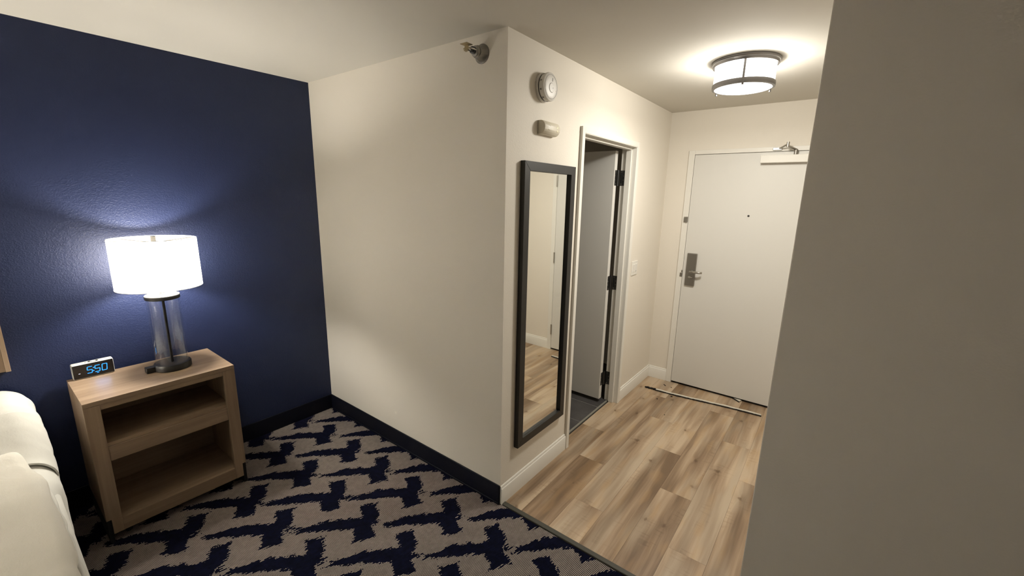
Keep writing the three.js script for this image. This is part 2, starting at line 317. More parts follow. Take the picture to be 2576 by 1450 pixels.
// ---------------------------------------------------------------- entry door
{
  const zf = -D + 0.016;
  const fr = structGroup('trim_entry', 'white metal frame around the entry door', 'door frame', [0.7, 0, -D]);
  const face = (x0, x1, y0, y1) => RB(x0, x1, y0, y1, -D - 0.1, zf, 0.002, 2);
  part(fr, 'jamb', face(0.181, 0.2305, 0, 2.117), M.whiteTrim);
  part(fr, 'jamb', face(1.1495, 1.199, 0, 2.117), M.whiteTrim);
  part(fr, 'head', face(0.2305, 1.1495, 2.083, 2.117), M.whiteTrim);
  part(fr, 'door_stop', [B(0.2305, 0.246, 0, 2.083, -D - 0.09, -D - 0.034), B(1.134, 1.1495, 0, 2.083, -D - 0.09, -D - 0.034), B(0.246, 1.134, 2.067, 2.083, -D - 0.09, -D - 0.034)], M.whiteTrim);
  part(fr, 'strike', RB(0.2105, 0.2312, 1.026, 1.062, zf - 0.003, zf + 0.004, 0.0015, 1), M.darkNickel);
  part(fr, 'strike', RB(0.2205, 0.2312, 1.066, 1.088, zf - 0.003, zf + 0.003, 0.0015, 1), M.nickel);
  const d = structGroup('door_1', 'white flat entry door with lever lock, peephole and closer', 'door', [0.69, 0.018, -D]);
  part(d, 'slab', RB(0.2335, 1.1465, 0.020, 2.0795, zf - 0.044, zf, 0.0015, 2), M.doorWhite);
  const sweep = part(d, 'door_sweep', B(0.24, 1.14, 0.004, 0.02, zf - 0.03, zf - 0.012), M.gap);
  // lock plate with lever and thumb turn
  const lp = part(d, 'lock_plate', RB(0.262, 0.345, 0.955, 1.246, zf, zf + 0.018, 0.006, 3), M.darkNickel);
  part(lp, 'lever', [cyl(0.012, 0.012, [0.318, 1.086, zf + 0.016], [0.318, 1.086, zf + 0.058], 24), RB(0.300, 0.345, 1.077, 1.095, zf + 0.045, zf + 0.062, 0.006, 3), (() => { const g = tube([[0.335, 1.086, zf + 0.056], [0.36, 1.087, zf + 0.06], [0.385, 1.086, zf + 0.058], [0.405, 1.087, zf + 0.046]], 0.0092, 24, 10); return g; })()], M.nickel);
  part(lp, 'thumb_turn', [cyl(0.011, 0.011, [0.300, 1.034, zf + 0.016], [0.300, 1.034, zf + 0.023], 20), RB(0.290, 0.328, 1.030, 1.038, zf + 0.02, zf + 0.034, 0.003, 2)], M.chrome);
  const pp = part(d, 'peephole', lathe([[0.009, 0], [0.009, 0.002], [0.007, 0.003], [0.006, 0.003]], [0.697, 1.588, zf - 0.0005], [0, 0, 1], 24), M.darkNickel);
  part(pp, 'lens', lathe([[0.006, 0], [0.004, 0.0012], [0.0001, 0.0018]], [0.697, 1.588, zf + 0.0022], [0, 0, 1], 20), M.blackPlastic);
  // closer
  const cz = zf + 0.052, cl = part(d, 'closer_body', RB(0.733, 1.075, 1.996, 2.052, zf, cz, 0.003, 2), M.whiteTrim, 'white closer cover');
  part(cl, 'closer_plate', B(0.725, 1.085, 2.052, 2.060, zf, zf + 0.006), M.whiteTrim);
  const flatBar = (p, q, w, h) => { const A = new THREE.Vector3(...p), Q = new THREE.Vector3(...q), d = Q.clone().sub(A), g = new RoundedBoxGeometry(d.length() + w, h, w, 2, h * 0.4); g.applyQuaternion(new THREE.Quaternion().setFromUnitVectors(new THREE.Vector3(1, 0, 0), d.clone().normalize())); g.translate(...A.add(Q).multiplyScalar(0.5).toArray()); return muv(g); };
  part(cl, 'closer_spindle', cyl(0.013, 0.013, [0.956, 2.052, zf + 0.026], [0.956, 2.086, zf + 0.026], 20), M.darkNickel);
  part(cl, 'closer_arm', flatBar([0.956, 2.088, zf + 0.026], [0.905, 2.110, zf + 0.095], 0.016, 0.009), M.nickel);
  part(cl, 'closer_arm', flatBar([0.905, 2.122, zf + 0.095], [0.848, 2.102, zf + 0.016], 0.013, 0.008), M.nickel);
  part(cl, 'closer_elbow', cyl(0.010, 0.010, [0.905, 2.102, zf + 0.095], [0.905, 2.138, zf + 0.095], 20), M.nickel);
  const shoe = part(cl, 'closer_shoe', RB(0.802, 0.862, 2.090, 2.110, zf, zf + 0.014, 0.003, 2), M.nickel);
  for (const x of [0.817, 0.846]) part(shoe, 'screw', lathe([[0.006, 0], [0.005, 0.003], [0.0001, 0.004]], [x, 2.100, zf + 0.014], [0, 0, 1], 16), M.chrome);
  for (const y of [1.87, 1.06, 0.24]) part(d, 'hinge', [cyl(0.0075, 0.0075, [1.148, y - 0.057, zf + 0.006], [1.148, y + 0.057, zf + 0.006], 20), B(1.149, 1.160, y - 0.057, y + 0.057, zf - 0.001, zf + 0.001)], M.nickel);
  // swing-bar guard on the frame
  const g = thing('door_guard', 'small nickel swing-bar door guard on the entry door frame', 'door guard', [0.215, 1.51, zf]);
  part(g, 'plate', RB(0.197, 0.2295, 1.512, 1.560, zf, zf + 0.006, 0.002, 2), M.nickel);
  part(g, 'knuckle', [cyl(0.006, 0.006, [0.222, 1.514, zf + 0.012], [0.222, 1.558, zf + 0.012], 16), RB(0.199, 0.217, 1.516, 1.556, zf + 0.006, zf + 0.016, 0.003, 2)], M.darkNickel);
}

// ---------------------------------------------------------------- bathroom door and frame
{
  const fr = structGroup('trim_bathroom', 'white painted frame of the bathroom doorway beside the mirror', 'door frame', [0, 0, -1.146]);
  const zi0 = -1.555, zi1 = -0.738, yi = 2.078, zo0 = -1.594, zo1 = -0.70, yo = 2.117;
  const f0 = 0.0, f1 = 0.018;
  part(fr, 'casing', RB(f0, f1, 0, yo, zi1 + 0.0035, zo1, 0.0025, 2), M.whiteTrim);
  part(fr, 'casing', RB(f0, f1, 0, yo, zo0, zi0 - 0.0035, 0.0025, 2), M.whiteTrim);
  part(fr, 'casing', RB(f0, f1 - 0.0005, yi + 0.0035, yo, zi0 - 0.0035, zi1 + 0.0035, 0.0025, 2), M.whiteTrim);
  const jd = -0.104;
  part(fr, 'jamb', RB(jd, f1 - 0.003, 0, yi, BZ0 + 0.0005, zi0, 0.002, 2), M.whiteTrim);
  part(fr, 'jamb', RB(jd, f1 - 0.003, 0, yi, zi1, BZ1 - 0.0005, 0.002, 2), M.whiteTrim);
  part(fr, 'jamb', RB(jd, f1 - 0.003, yi, BY - 0.0005, zi0, zi1, 0.002, 2), M.whiteTrim);
  part(fr, 'door_stop', RB(-0.064, -0.022, 0, yi - 0.016, zi0, zi0 + 0.016, 0.0025, 2), M.whiteTrim);
  part(fr, 'door_stop', RB(-0.064, -0.022, 0, yi - 0.016, zi1 - 0.016, zi1, 0.0025, 2), M.whiteTrim);
  part(fr, 'door_stop', RB(-0.064, -0.022, yi - 0.016, yi, zi0, zi1, 0.0025, 2), M.whiteTrim);
  const d = structGroup('door_2', 'white bathroom door swung open into the dark bathroom', 'door', [-0.118, 0.03, -1.5]);
  part(d, 'slab', RB(-0.118 - 0.806, -0.118, 0.030, 2.056, -1.518, -1.473, 0.002, 2), M.doorWhite);
  for (const y of [1.858, 1.035, 0.205]) {
    const h = part(d, 'hinge', [RB(-0.1185, -0.1165, y - 0.057, y + 0.057, -1.518, -1.484, 0.0008, 1), RB(-0.104, -0.066, y - 0.057, y + 0.057, zi0 - 0.0005, zi0 + 0.0022, 0.0008, 1), RB(-0.122, -0.104, y - 0.057, y + 0.057, zi0 + 0.014, zi0 + 0.017, 0.0008, 1)], M.hinge);
    part(h, 'pin', cyl(0.0068, 0.0068, [-0.116, y - 0.060, zi0 + 0.020], [-0.116, y + 0.060, zi0 + 0.020], 18), M.hinge);
    for (const [yy, zz] of [[y + 0.045, -1.505], [y + 0.015, -1.492], [y - 0.015, -1.492], [y - 0.045, -1.505]]) part(h, 'screw', lathe([[0.0035, 0], [0.003, 0.0008], [0.0001, 0.001]], [-0.1165, yy, zz], [1, 0, 0], 12), M.nickel);
    for (const [yy, xx] of [[y + 0.045, -0.094], [y + 0.015, -0.078], [y - 0.015, -0.078], [y - 0.045, -0.094]]) part(h, 'screw', lathe([[0.0035, 0], [0.003, 0.0008], [0.0001, 0.001]], [xx, yy, zi0 + 0.0022], [0, 0, 1], 12), M.nickel);
  }
}

// ---------------------------------------------------------------- mirror
{
  const z0 = -0.622, z1 = -0.118, y0 = 0.300, y1 = 1.878, fw = 0.047, xf = 0.028;
  const t = thing('wall_mirror', 'tall narrow mirror with flat black wood frame on the hall wall', 'mirror', [0, y0, -0.37]);
  const rail = (pts) => { const s = new THREE.Shape(pts.map((p) => new THREE.Vector2(...p))); const g = new THREE.ExtrudeGeometry(s, { depth: xf - 0.004, bevelEnabled: true, bevelThickness: 0.002, bevelSize: 0.0012, bevelOffset: -0.0014, bevelSegments: 2 }); g.rotateY(Math.PI / 2); g.translate(0.002, 0, 0); return g; };
  // shape coordinates: (-z, y)
  const a = -z1, b = -z0;
  part(t, 'frame_stile', rail([[a, y0], [a + fw, y0 + fw], [a + fw, y1 - fw], [a, y1]]), M.blackFrame);
  part(t, 'frame_stile', rail([[b, y0], [b, y1], [b - fw, y1 - fw], [b - fw, y0 + fw]]), M.blackFrame);
  part(t, 'frame_rail', rail([[a, y1], [a + fw, y1 - fw], [b - fw, y1 - fw], [b, y1]]), M.blackFrame);
  part(t, 'frame_rail', rail([[a, y0], [b, y0], [b - fw, y0 + fw], [a + fw, y0 + fw]]), M.blackFrame);
  part(t, 'mirror_glass', B(0.006, 0.012, y0 + fw - 0.004, y1 - fw + 0.004, z0 + fw - 0.004, z1 - fw + 0.004), M.mirror, 'clear reflecting glass');
}

// ---------------------------------------------------------------- smoke detector, small alarm, switch, sprinkler
{
  const c = [0, 2.243, -0.292], t = thing('smoke_detector', 'round white smoke detector high on the hall wall', 'smoke detector', c);
  part(t, 'mount', lathe([[0.0001, 0], [0.069, 0], [0.070, 0.004], [0.069, 0.012], [0.064, 0.014]], c, [1, 0, 0]), M.whitePlastic);
  const body = part(t, 'body', lathe([[0.058, 0.012], [0.060, 0.016], [0.066, 0.022], [0.0675, 0.040], [0.066, 0.046], [0.062, 0.049], [0.04, 0.0505], [0.0001, 0.051]], c, [1, 0, 0]), M.whitePlastic);
  part(body, 'test_button', lathe([[0.022, 0.0498], [0.022, 0.0515], [0.0205, 0.0526], [0.0001, 0.053]], [c[0], c[1] - 0.004, c[2] - 0.002], [1, 0, 0], 32), M.whitePlastic);
  parts(body, 'groove', [torus(0.0225, 0.0007, [0, 0, 0], 40), torus(0.056, 0.0006, [0, 0, 0], 56)].map((g, k) => { g.rotateZ(Math.PI / 2); g.translate(c[0] + (k ? 0.0497 : 0.0506), c[1] - (k ? 0 : 0.004), c[2] - (k ? 0 : 0.002)); return g; }), M.greyMark);
  parts(body, 'vent_slot', [RB(0.0495, 0.0515, c[1] + 0.026, c[1] + 0.042, c[2] - 0.012, c[2] - 0.006, 0.001, 1), RB(0.0495, 0.0533, c[1] - 0.008, c[1] - 0.001, c[2] - 0.014, c[2] - 0.0105, 0.001, 1)], M.greyMark);
  parts(body, 'vent_slot', (() => { const gs = []; for (let k = 0; k < 10; k++) { const a = k / 10 * Math.PI * 2 + 0.3, g = B(0.025, 0.035, -0.004, 0.004, -0.0005, 0.0007); g.translate(0, 0, 0.0668); g.rotateX(a); g.translate(...c); gs.push(g); } return gs; })(), M.greyMark);
  part(body, 'indicator', lathe([[0.0032, 0], [0.0024, 0.0018], [0.0001, 0.0024]], [0.0497, c[1] - 0.012, c[2] - 0.046], [1, 0, 0], 16), M.chrome);
}
{
  const y = 2.052, t = thing('wall_alarm', 'small half-round cream alarm box under the smoke detector', 'alarm', [0, y, -0.33]);
  const s = new THREE.Shape(); s.moveTo(0, -0.034); s.lineTo(0.012, -0.034); s.absellipse(0.014, 0, 0.030, 0.034, -Math.PI / 2, Math.PI / 2, false); s.lineTo(0, 0.034); s.closePath();
  let g = new THREE.ExtrudeGeometry(s, { depth: 0.141, bevelEnabled: true, bevelThickness: 0.002, bevelSize: 0.002, bevelOffset: -0.002, bevelSegments: 2, curveSegments: 18 }); g = toCreasedNormals(g, 0.5); g.translate(0.001, y, -0.40);
  const b = part(t, 'body', g, M.creamPlastic);
  parts(b, 'light_slot', [RB(0.0425, 0.0448, y + 0.000, y + 0.012, -0.380, -0.373, 0.0006, 1), RB(0.0425, 0.0446, y - 0.014, y - 0.002, -0.380, -0.373, 0.0006, 1)], M.brass);
  parts(b, 'mark', [RB(0.043, 0.0447, y - 0.001, y + 0.002, -0.288, -0.281, 0.0004, 1), RB(0.043, 0.0447, y - 0.001, y + 0.002, -0.322, -0.313, 0.0004, 1)], M.greyMark);
  part(b, 'button_ring', (() => { const r = torus(0.012, 0.0006, [0, 0, 0], 32); r.rotateZ(Math.PI / 2); r.translate(0.0443, y, -0.30); return r; })(), M.creamPlastic);
}
{
  const y = 1.147, zc = -1.722, t = thing('light_switch', 'white double rocker light switch plate beside the bathroom door frame', 'switch', [0, y - 0.058, zc]);
  part(t, 'plate', RB(0, 0.006, y - 0.0585, y + 0.0585, zc - 0.059, zc + 0.059, 0.0025, 3), M.whiteTrim);
  for (const s of [-1, 1]) {
    const rk = part(t, 'rocker', (() => { const g = RB(0, 0.005, -0.033, 0.033, -0.0165, 0.0165, 0.0015, 2); g.rotateZ(-0.04); g.translate(0.0045, y, zc + s * 0.023); return g; })(), M.whitePlastic);
    if (s < 0) part(rk, 'indicator', RB(0.0085, 0.0102, y - 0.026, y - 0.022, zc - 0.028, zc - 0.018, 0.0006, 1), M.greyMark);
  }
}
{
  const c = [-0.152, 2.353, 0.0], t = thing('fire_sprinkler', 'nickel sidewall fire sprinkler near the top of the cream wall', 'sprinkler', c);
  part(t, 'escutcheon', lathe([[0.0001, 0], [0.043, 0], [0.0432, 0.004], [0.034, 0.012], [0.029, 0.026], [0.028, 0.038], [0.020, 0.039]], c, [0, 0, 1]), M.darkNickel);
  const hd = part(t, 'head', lathe([[0.024, 0.030], [0.0245, 0.050], [0.022, 0.053], [0.016, 0.054], [0.014, 0.060]], c, [0, 0, 1]), M.nickel);
  part(hd, 'orifice', lathe([[0.015, 0.052], [0.0155, 0.072], [0.011, 0.076], [0.0001, 0.077]], c, [0, 0, 1], 24), M.blackPlastic);
  part(hd, 'bulb', cyl(0.0028, 0.0028, [c[0], c[1] - 0.003, 0.074], [c[0], c[1] + 0.001, 0.099], 12), M.chrome);
  parts(hd, 'frame_arm', [tube([[c[0] - 0.015, c[1], 0.06], [c[0] - 0.017, c[1], 0.08], [c[0] - 0.008, c[1] + 0.001, 0.098], [c[0], c[1] + 0.002, 0.105]], 0.0035, 20, 8), tube([[c[0] + 0.015, c[1], 0.06], [c[0] + 0.017, c[1], 0.08], [c[0] + 0.008, c[1] + 0.001, 0.098], [c[0], c[1] + 0.002, 0.105]], 0.0035, 20, 8)], M.chrome);
  const df = part(t, 'deflector', [RB(c[0] - 0.021, c[0] + 0.021, c[1] + 0.012, c[1] + 0.0145, 0.088, 0.128, 0.001, 1), lathe([[0.0001, 0], [0.012, 0], [0.012, 0.002], [0.0001, 0.003]], [c[0], c[1] + 0.002, 0.105], [0, 0, 1], 20)], M.brass);
  for (let k = 0; k < 7; k++) { const a = -Math.PI * 0.92 + k / 6 * Math.PI * 0.84, g = B(0.010, 0.020, -0.0022, 0.0022, 0, 0.0015); g.rotateZ(a); g.translate(c[0], c[1] + 0.002, 0.106); part(df, 'tooth', g, M.brass); }
}

// ---------------------------------------------------------------- foyer ceiling light
{
  const cx = 0.765, cz = -1.098, t = thing('ceiling_light', 'round drum ceiling light with grey metal rings, lit, in the foyer', 'ceiling light', [cx, 2.296, cz]);
  part(t, 'pan', lathe([[0.0001, 2.439], [0.166, 2.439], [0.167, 2.432], [0.163, 2.428], [0.162, 2.418], [0.158, 2.412], [0.150, 2.412]], [cx, 0, cz], [0, 1, 0], 72), M.fixture);
  const glow = std({ color: lin(0.9, 0.9, 0.88), roughness: 0.5, emissive: lin(1.0, 0.96, 0.90), emissiveIntensity: 2.6 });
  part(t, 'lamp_diffuser', lathe([[0.1485, 2.4125], [0.1485, 2.312], [0.146, 2.306], [0.1, 2.3045], [0.0001, 2.304]], [cx, 0, cz], [0, 1, 0], 72), glow, 'glowing white drum');
  part(t, 'ring', lathe([[0.1495, 2.326], [0.1535, 2.326], [0.1545, 2.316], [0.1535, 2.303], [0.1475, 2.301], [0.141, 2.301], [0.141, 2.3035], [0.1485, 2.304], [0.1495, 2.326]], [cx, 0, cz], [0, 1, 0], 72), M.fixture);
  for (let k = 0; k < 3; k++) { const a = 0.17 + k * Math.PI * 2 / 3, g = RB(-0.0052, 0.0052, 2.290, 2.420, 0.1495, 0.1575, 0.0015, 1); g.rotateY(a); g.translate(cx, 0, cz); part(t, 'strut', g, M.fixture); }
  const l = new THREE.PointLight(FOYER_COLOR, FOYER_CD, 0, 2); l.position.set(0, 0.062, 0); l.castShadow = true; l.shadow.radius = 4.5; t.add(l);
  const a = new THREE.RectAreaLight(FOYER_COLOR, FOYER_NITS, 0.25, 0.25); a.position.set(0, -0.0125, 0); a.rotation.x = -Math.PI / 2; t.add(a);
}

// ---------------------------------------------------------------- nightstand, lamp, clock
function nightstand(label, z0, z1) {
  const x0 = -1.708, x1 = -1.298, h = 0.742, t = thing('nightstand', label, 'nightstand', [(x0 + x1) / 2, 0, (z0 + z1) / 2], 'bedside tables');
  const sw = 0.057, k = 0.0215;
  const stile = (a, b, c, d) => { // one board: full width above, narrower foot below
    const s = new THREE.Shape([[c, 0.0463], [d, 0.0463], [d, 0.1263], [b, 0.1263], [b, h - 0.0225], [a, h - 0.0225], [a, 0.1263], [c, 0.1263]].map((p) => new THREE.Vector2(-p[0], p[1])));
    const g = new THREE.ExtrudeGeometry(s, { depth: 0.0195, bevelEnabled: true, bevelThickness: 0.0006, bevelSize: 0.0006, bevelOffset: -0.0007, bevelSegments: 1 }); g.rotateY(Math.PI / 2); g.translate(x1 - 0.021, 0, 0); return muv(g, 1);
  };
  part(t, 'top', RB(x0, x1, h - 0.022, h, z0, z1, 0.0012, 2, 2), M.oak);
  part(t, 'side_panel', [RB(x0, x1 - k, 0.1263, h - 0.0225, z0, z0 + 0.018, 0.001, 1, 1), B(x0, x1 - 0.03, 0.05, h - 0.0225, z0 + 0.018, z0 + 0.036, 1)], M.oak);
  part(t, 'side_panel', [RB(x0, x1 - k, 0.1263, h - 0.0225, z1 - 0.018, z1, 0.001, 1, 1), B(x0, x1 - 0.03, 0.05, h - 0.0225, z1 - 0.036, z1 - 0.018, 1)], M.oak);
  part(t, 'front_stile', stile(z0, z0 + sw, z0 + 0.0182, z0 + sw), M.oak);
  part(t, 'front_stile', stile(z1 - sw, z1, z1 - sw, z1 - 0.0182), M.oak);
  part(t, 'top_rail', RB(x1 - 0.022, x1 - 0.003, 0.6936, h - 0.0225, z0 + sw, z1 - sw, 0.001, 1, 2), M.oak);
  part(t, 'shelf', RB(x0 + 0.02, x1 - 0.012, 0.4992, 0.517, z0 + 0.036, z1 - 0.036, 0.001, 1, 2), M.oak);
  part(t, 'shelf_rail', RB(x1 - 0.0463, x1 - 0.005, 0.4252, 0.4987, z0 + sw, z1 - sw, 0.001, 1, 2), M.oak);
  part(t, 'bottom_shelf', RB(x0 + 0.02, x1 - 0.022, 0.0937, 0.1134, z0 + 0.036, z1 - 0.036, 0.001, 1, 2), M.oak);
  part(t, 'bottom_rail', RB(x1 - 0.022, x1 - 0.002, 0.0463, 0.1134, z0 + sw, z1 - sw, 0.001, 1, 2), M.oak);
  part(t, 'back_panel', B(x0 + 0.004, x0 + 0.012, 0.08, h - 0.023, z0 + 0.036, z1 - 0.036, 2), M.oak);
  for (const [a, b] of [[z0 + 0.002, z0 + 0.0178], [z1 - 0.0178, z1 - 0.002]]) part(t, 'foot_block', B(x0 + 0.01, x1 - 0.004, 0.0, 0.1253, a, b), M.gap);
  parts(t, 'foot', [cyl(0.014, 0.014, [x1 - 0.06, 0, z0 + 0.08], [x1 - 0.06, 0.0937, z0 + 0.08], 16), cyl(0.014, 0.014, [x1 - 0.06, 0, z1 - 0.08], [x1 - 0.06, 0.0937, z1 - 0.08], 16)], M.gap);
  return t;
}
nightstand('light oak open nightstand with two shelves under the lamp', 0.800, 1.412);
const shadeMat = phys({ color: lin(0.96, 0.93, 0.87), roughness: 1, transmission: 0.9, thickness: 0, side: THREE.DoubleSide, ior: 1.5, specularIntensity: 0.1 });
const clearGlass = phys({ color: lin(0.97, 0.98, 0.98), roughness: 0.02, transmission: 1, thickness: 0, ior: 1.75, side: THREE.DoubleSide });
function tableLamp(label, cx, cz, y0, cd) {
  const t = thing('table_lamp', label, 'lamp', [cx, y0, cz], 'bedside lamps');
  const b = part(t, 'base', lathe([[0.0001, 0], [0.080, 0], [0.083, 0.003], [0.083, 0.029], [0.080, 0.034], [0.0001, 0.034]], [cx, y0, cz], [0, 1, 0], 64), M.bronze);
  const o = part(b, 'outlet_block', RB(cx - 0.02, cx + 0.02, y0 + 0.0005, y0 + 0.030, cz + 0.070, cz + 0.118, 0.003, 2), M.bronze);
  part(o, 'socket_face', RB(cx + 0.0195, cx + 0.0205, y0 + 0.005, y0 + 0.022, cz + 0.082, cz + 0.112, 0.0004, 1), M.blackPlastic);
  part(t, 'glass_cylinder', cyl(0.0715, 0.0715, [cx, y0 + 0.0335, cz], [cx, y0 + 0.392, cz], 64, true), clearGlass, 'clear glass tube');
  part(t, 'rod', cyl(0.0062, 0.0062, [cx, y0 + 0.028, cz], [cx, y0 + 0.392, cz], 20), M.bronze);
  part(t, 'cap', lathe([[0.0001, 0.390], [0.073, 0.390], [0.0755, 0.393], [0.0755, 0.407], [0.073, 0.410]], [cx, y0, cz], [0, 1, 0], 64), M.bronze);
  part(t, 'cap_plate', lathe([[0.0742, 0.4097], [0.0735, 0.4117], [0.02, 0.412], [0.0001, 0.412]], [cx, y0, cz], [0, 1, 0], 64), M.whitePlastic);
  part(t, 'socket', lathe([[0.0001, 0.411], [0.010, 0.411], [0.010, 0.43], [0.019, 0.432], [0.019, 0.507], [0.012, 0.512], [0.0001, 0.513]], [cx, y0, cz], [0, 1, 0], 24), M.nickel);
  const yb = 0.4545, yt = 0.710, r = 0.181;
  const sh = part(t, 'lamp_shade', cyl(r + 0.001, r, [cx, y0 + yb, cz], [cx, y0 + yt, cz], 96, true), shadeMat, 'white fabric drum shade');
  part(sh, 'rim', [torus(r, 0.0013, [cx, y0 + yt, cz], 96), torus(r + 0.001, 0.0016, [cx, y0 + yb + 0.001, cz], 96)], M.whitePlastic);
  // harp spider at the top of the shade
  const sp = part(t, 'spider', [0, 1, 2].map((k) => { const a = 0.35 + k * Math.PI * 2 / 3; return cyl(0.0017, 0.0017, [cx, y0 + yt - 0.022, cz], [cx + Math.cos(a) * r, y0 + yt - 0.006, cz + Math.sin(a) * r], 8); }), M.nickel);
  part(sp, 'finial', lathe([[0.0001, -0.012], [0.0105, -0.012], [0.0105, 0.022], [0.009, 0.024], [0.0001, 0.025]], [cx, y0 + yt - 0.012, cz], [0, 1, 0], 20), M.darkNickel);
  part(sp, 'harp', [tube([[cx, y0 + 0.48, cz - 0.02], [cx, y0 + 0.53, cz - 0.052], [cx, y0 + 0.63, cz - 0.045], [cx, y0 + yt - 0.028, cz]], 0.0018, 30, 6), tube([[cx, y0 + 0.48, cz + 0.02], [cx, y0 + 0.53, cz + 0.052], [cx, y0 + 0.63, cz + 0.045], [cx, y0 + yt - 0.028, cz]], 0.0018, 30, 6)], M.nickel);
  const glow = std({ color: lin(0.9, 0.9, 0.88), roughness: 0.5, emissive: BEDSIDE_COLOR, emissiveIntensity: 4 });
  part(t, 'light_bulb', lathe([[0.012, 0.513], [0.014, 0.525], [0.026, 0.552], [0.030, 0.577], [0.026, 0.599], [0.014, 0.611], [0.0001, 0.614]], [cx, y0, cz], [0, 1, 0], 32), glow, 'glowing bulb');
  const l = new THREE.PointLight(BEDSIDE_COLOR, cd, 0, 2); l.position.set(0, 0.575, 0); l.castShadow = true; l.shadow.radius = 2; if (cd > 0) t.add(l);
  return t;
}
tableLamp('lit table lamp with white drum shade and clear glass tube beside the clock', -1.513, 1.020, 0.7423, BEDSIDE_CD);
{
  // digital clock
  const y0 = 0.7425, x0 = -1.706, x1 = -1.6615, z0 = 1.2328, z1 = 1.3907, h = 0.079, t = thing('digital_clock', 'small white digital alarm clock showing 5:50 in blue digits', 'clock', [(x0 + x1) / 2, y0, (z0 + z1) / 2]);
  const body = part(t, 'body', RB(x0, x1 - 0.002, y0, y0 + h, z0, z1, 0.007, 4), M.silverPlastic);
  part(t, 'display_panel', RB(x1 - 0.006, x1, y0 + 0.0045, y0 + h - 0.0035, z0 + 0.0025, z1 - 0.0025, 0.0025, 3), std({ color: lin(0.006, 0.006, 0.007), roughness: 0.12 }));
  part(body, 'dial', [(() => { const g = new THREE.TorusGeometry(0.0165, 0.0042, 8, 40); g.rotateX(Math.PI / 2); g.scale(0.72, 0.25, 1); g.translate((x0 + x1) / 2, y0 + h, 1.3073); return g; })()], M.bronze);
  part(body, 'dial_button', lathe([[0.0115, 0], [0.011, 0.0012], [0.0001, 0.0015]], [(x0 + x1) / 2, y0 + h - 0.0003, 1.3073], [0, 1, 0], 24).scale(1, 1, 1), M.whitePlastic);
  part(body, 'small_button', lathe([[0.0035, 0], [0.003, 0.001], [0.0001, 0.0012]], [(x0 + x1) / 2 + 0.006, y0 + h - 0.0003, 1.3369], [0, 1, 0], 16), M.blackPlastic);
  parts(body, 'seam', [B(x0 + 0.006, x1 - 0.008, y0 + h - 0.0002, y0 + h + 0.0003, z0 + 0.0120, z0 + 0.0126), B(x0 + 0.006, x1 - 0.008, y0 + h - 0.0002, y0 + h + 0.0003, z1 - 0.0126, z1 - 0.0120)], M.greyMark);
  const blue = std({ color: lin(0.02, 0.1, 0.2), emissive: lin(0.015, 0.30, 1.0), emissiveIntensity: 1.5, roughness: 0.4 });
  const SEG = { 5: 'afgcd', 0: 'abcdef' };
  const digit = (ch, zc) => { // zc: middle of the digit, seen from +x the digit's right is -z
    const w = 0.0185, hh = 0.0335, th = 0.0034, yc = y0 + 0.0415, gs = [], sl = 0.10;
    const bar = (u0, v0, u1, v1) => { const g = RB(x1 - 0.0008, x1 + 0.0005, Math.min(v0, v1) - th / 2, Math.max(v0, v1) + th / 2, Math.min(u0, u1) - th / 2, Math.max(u0, u1) + th / 2, 0.0005, 1); const p = g.attributes.position; for (let i = 0; i < p.count; i++) { const v = p.getY(i); p.setZ(i, zc - p.getZ(i) - v * sl); p.setY(i, yc + v); } return g; };
    const e = th * 0.62, X = w / 2, Y = hh / 2;
    const S = { a: [-X + e, Y, X - e, Y], d: [-X + e, -Y, X - e, -Y], g: [-X + e, 0, X - e, 0], f: [-X, e, -X, Y - e], b: [X, e, X, Y - e], e: [-X, -Y + e, -X, -e], c: [X, -Y + e, X, -e] };
    for (const s of SEG[ch]) gs.push(bar(...S[s])); return gs;
  };
  const dp = [...digit('5', 1.327), ...digit('5', 1.2979), ...digit('0', 1.2708)].map((g) => { const q = flat(g); q.computeVertexNormals(); return q; });
  const dots = [[1.3117, 0.0495], [1.3132, 0.0335]].map(([z, y]) => RB(x1 - 0.0008, x1 + 0.0005, y0 + y - 0.0022, y0 + y + 0.0022, z - 0.0024, z + 0.0024, 0.0005, 1));
  part(t, 'display_digit', [...dp, ...dots, RB(x1 - 0.0008, x1 + 0.0005, y0 + 0.0165, y0 + 0.0195, 1.2949, 1.3028, 0.0005, 1)], blue, 'glowing blue 5:50');
  part(t, 'display_indicator', RB(x1 - 0.0008, x1 + 0.0005, y0 + 0.030, y0 + 0.0325, 1.3625, 1.3694, 0.0005, 1), std({ color: lin(0.2, 0.2, 0.22), emissive: lin(0.75, 0.75, 0.9), emissiveIntensity: 1.1 }));
  const rl = new THREE.RectAreaLight(lin(0.05, 0.38, 1.0), 3.0, 0.085, 0.036); rl.position.set(x1 + 0.002 - (x0 + x1) / 2, 0.0415, 1.2994 - (z0 + z1) / 2); rl.rotation.y = -Math.PI / 2 + Math.PI; rl.rotation.y = Math.PI / 2; rl.lookAt(new THREE.Vector3(10, 0.0415, 1.2994)); t.add(rl);
}

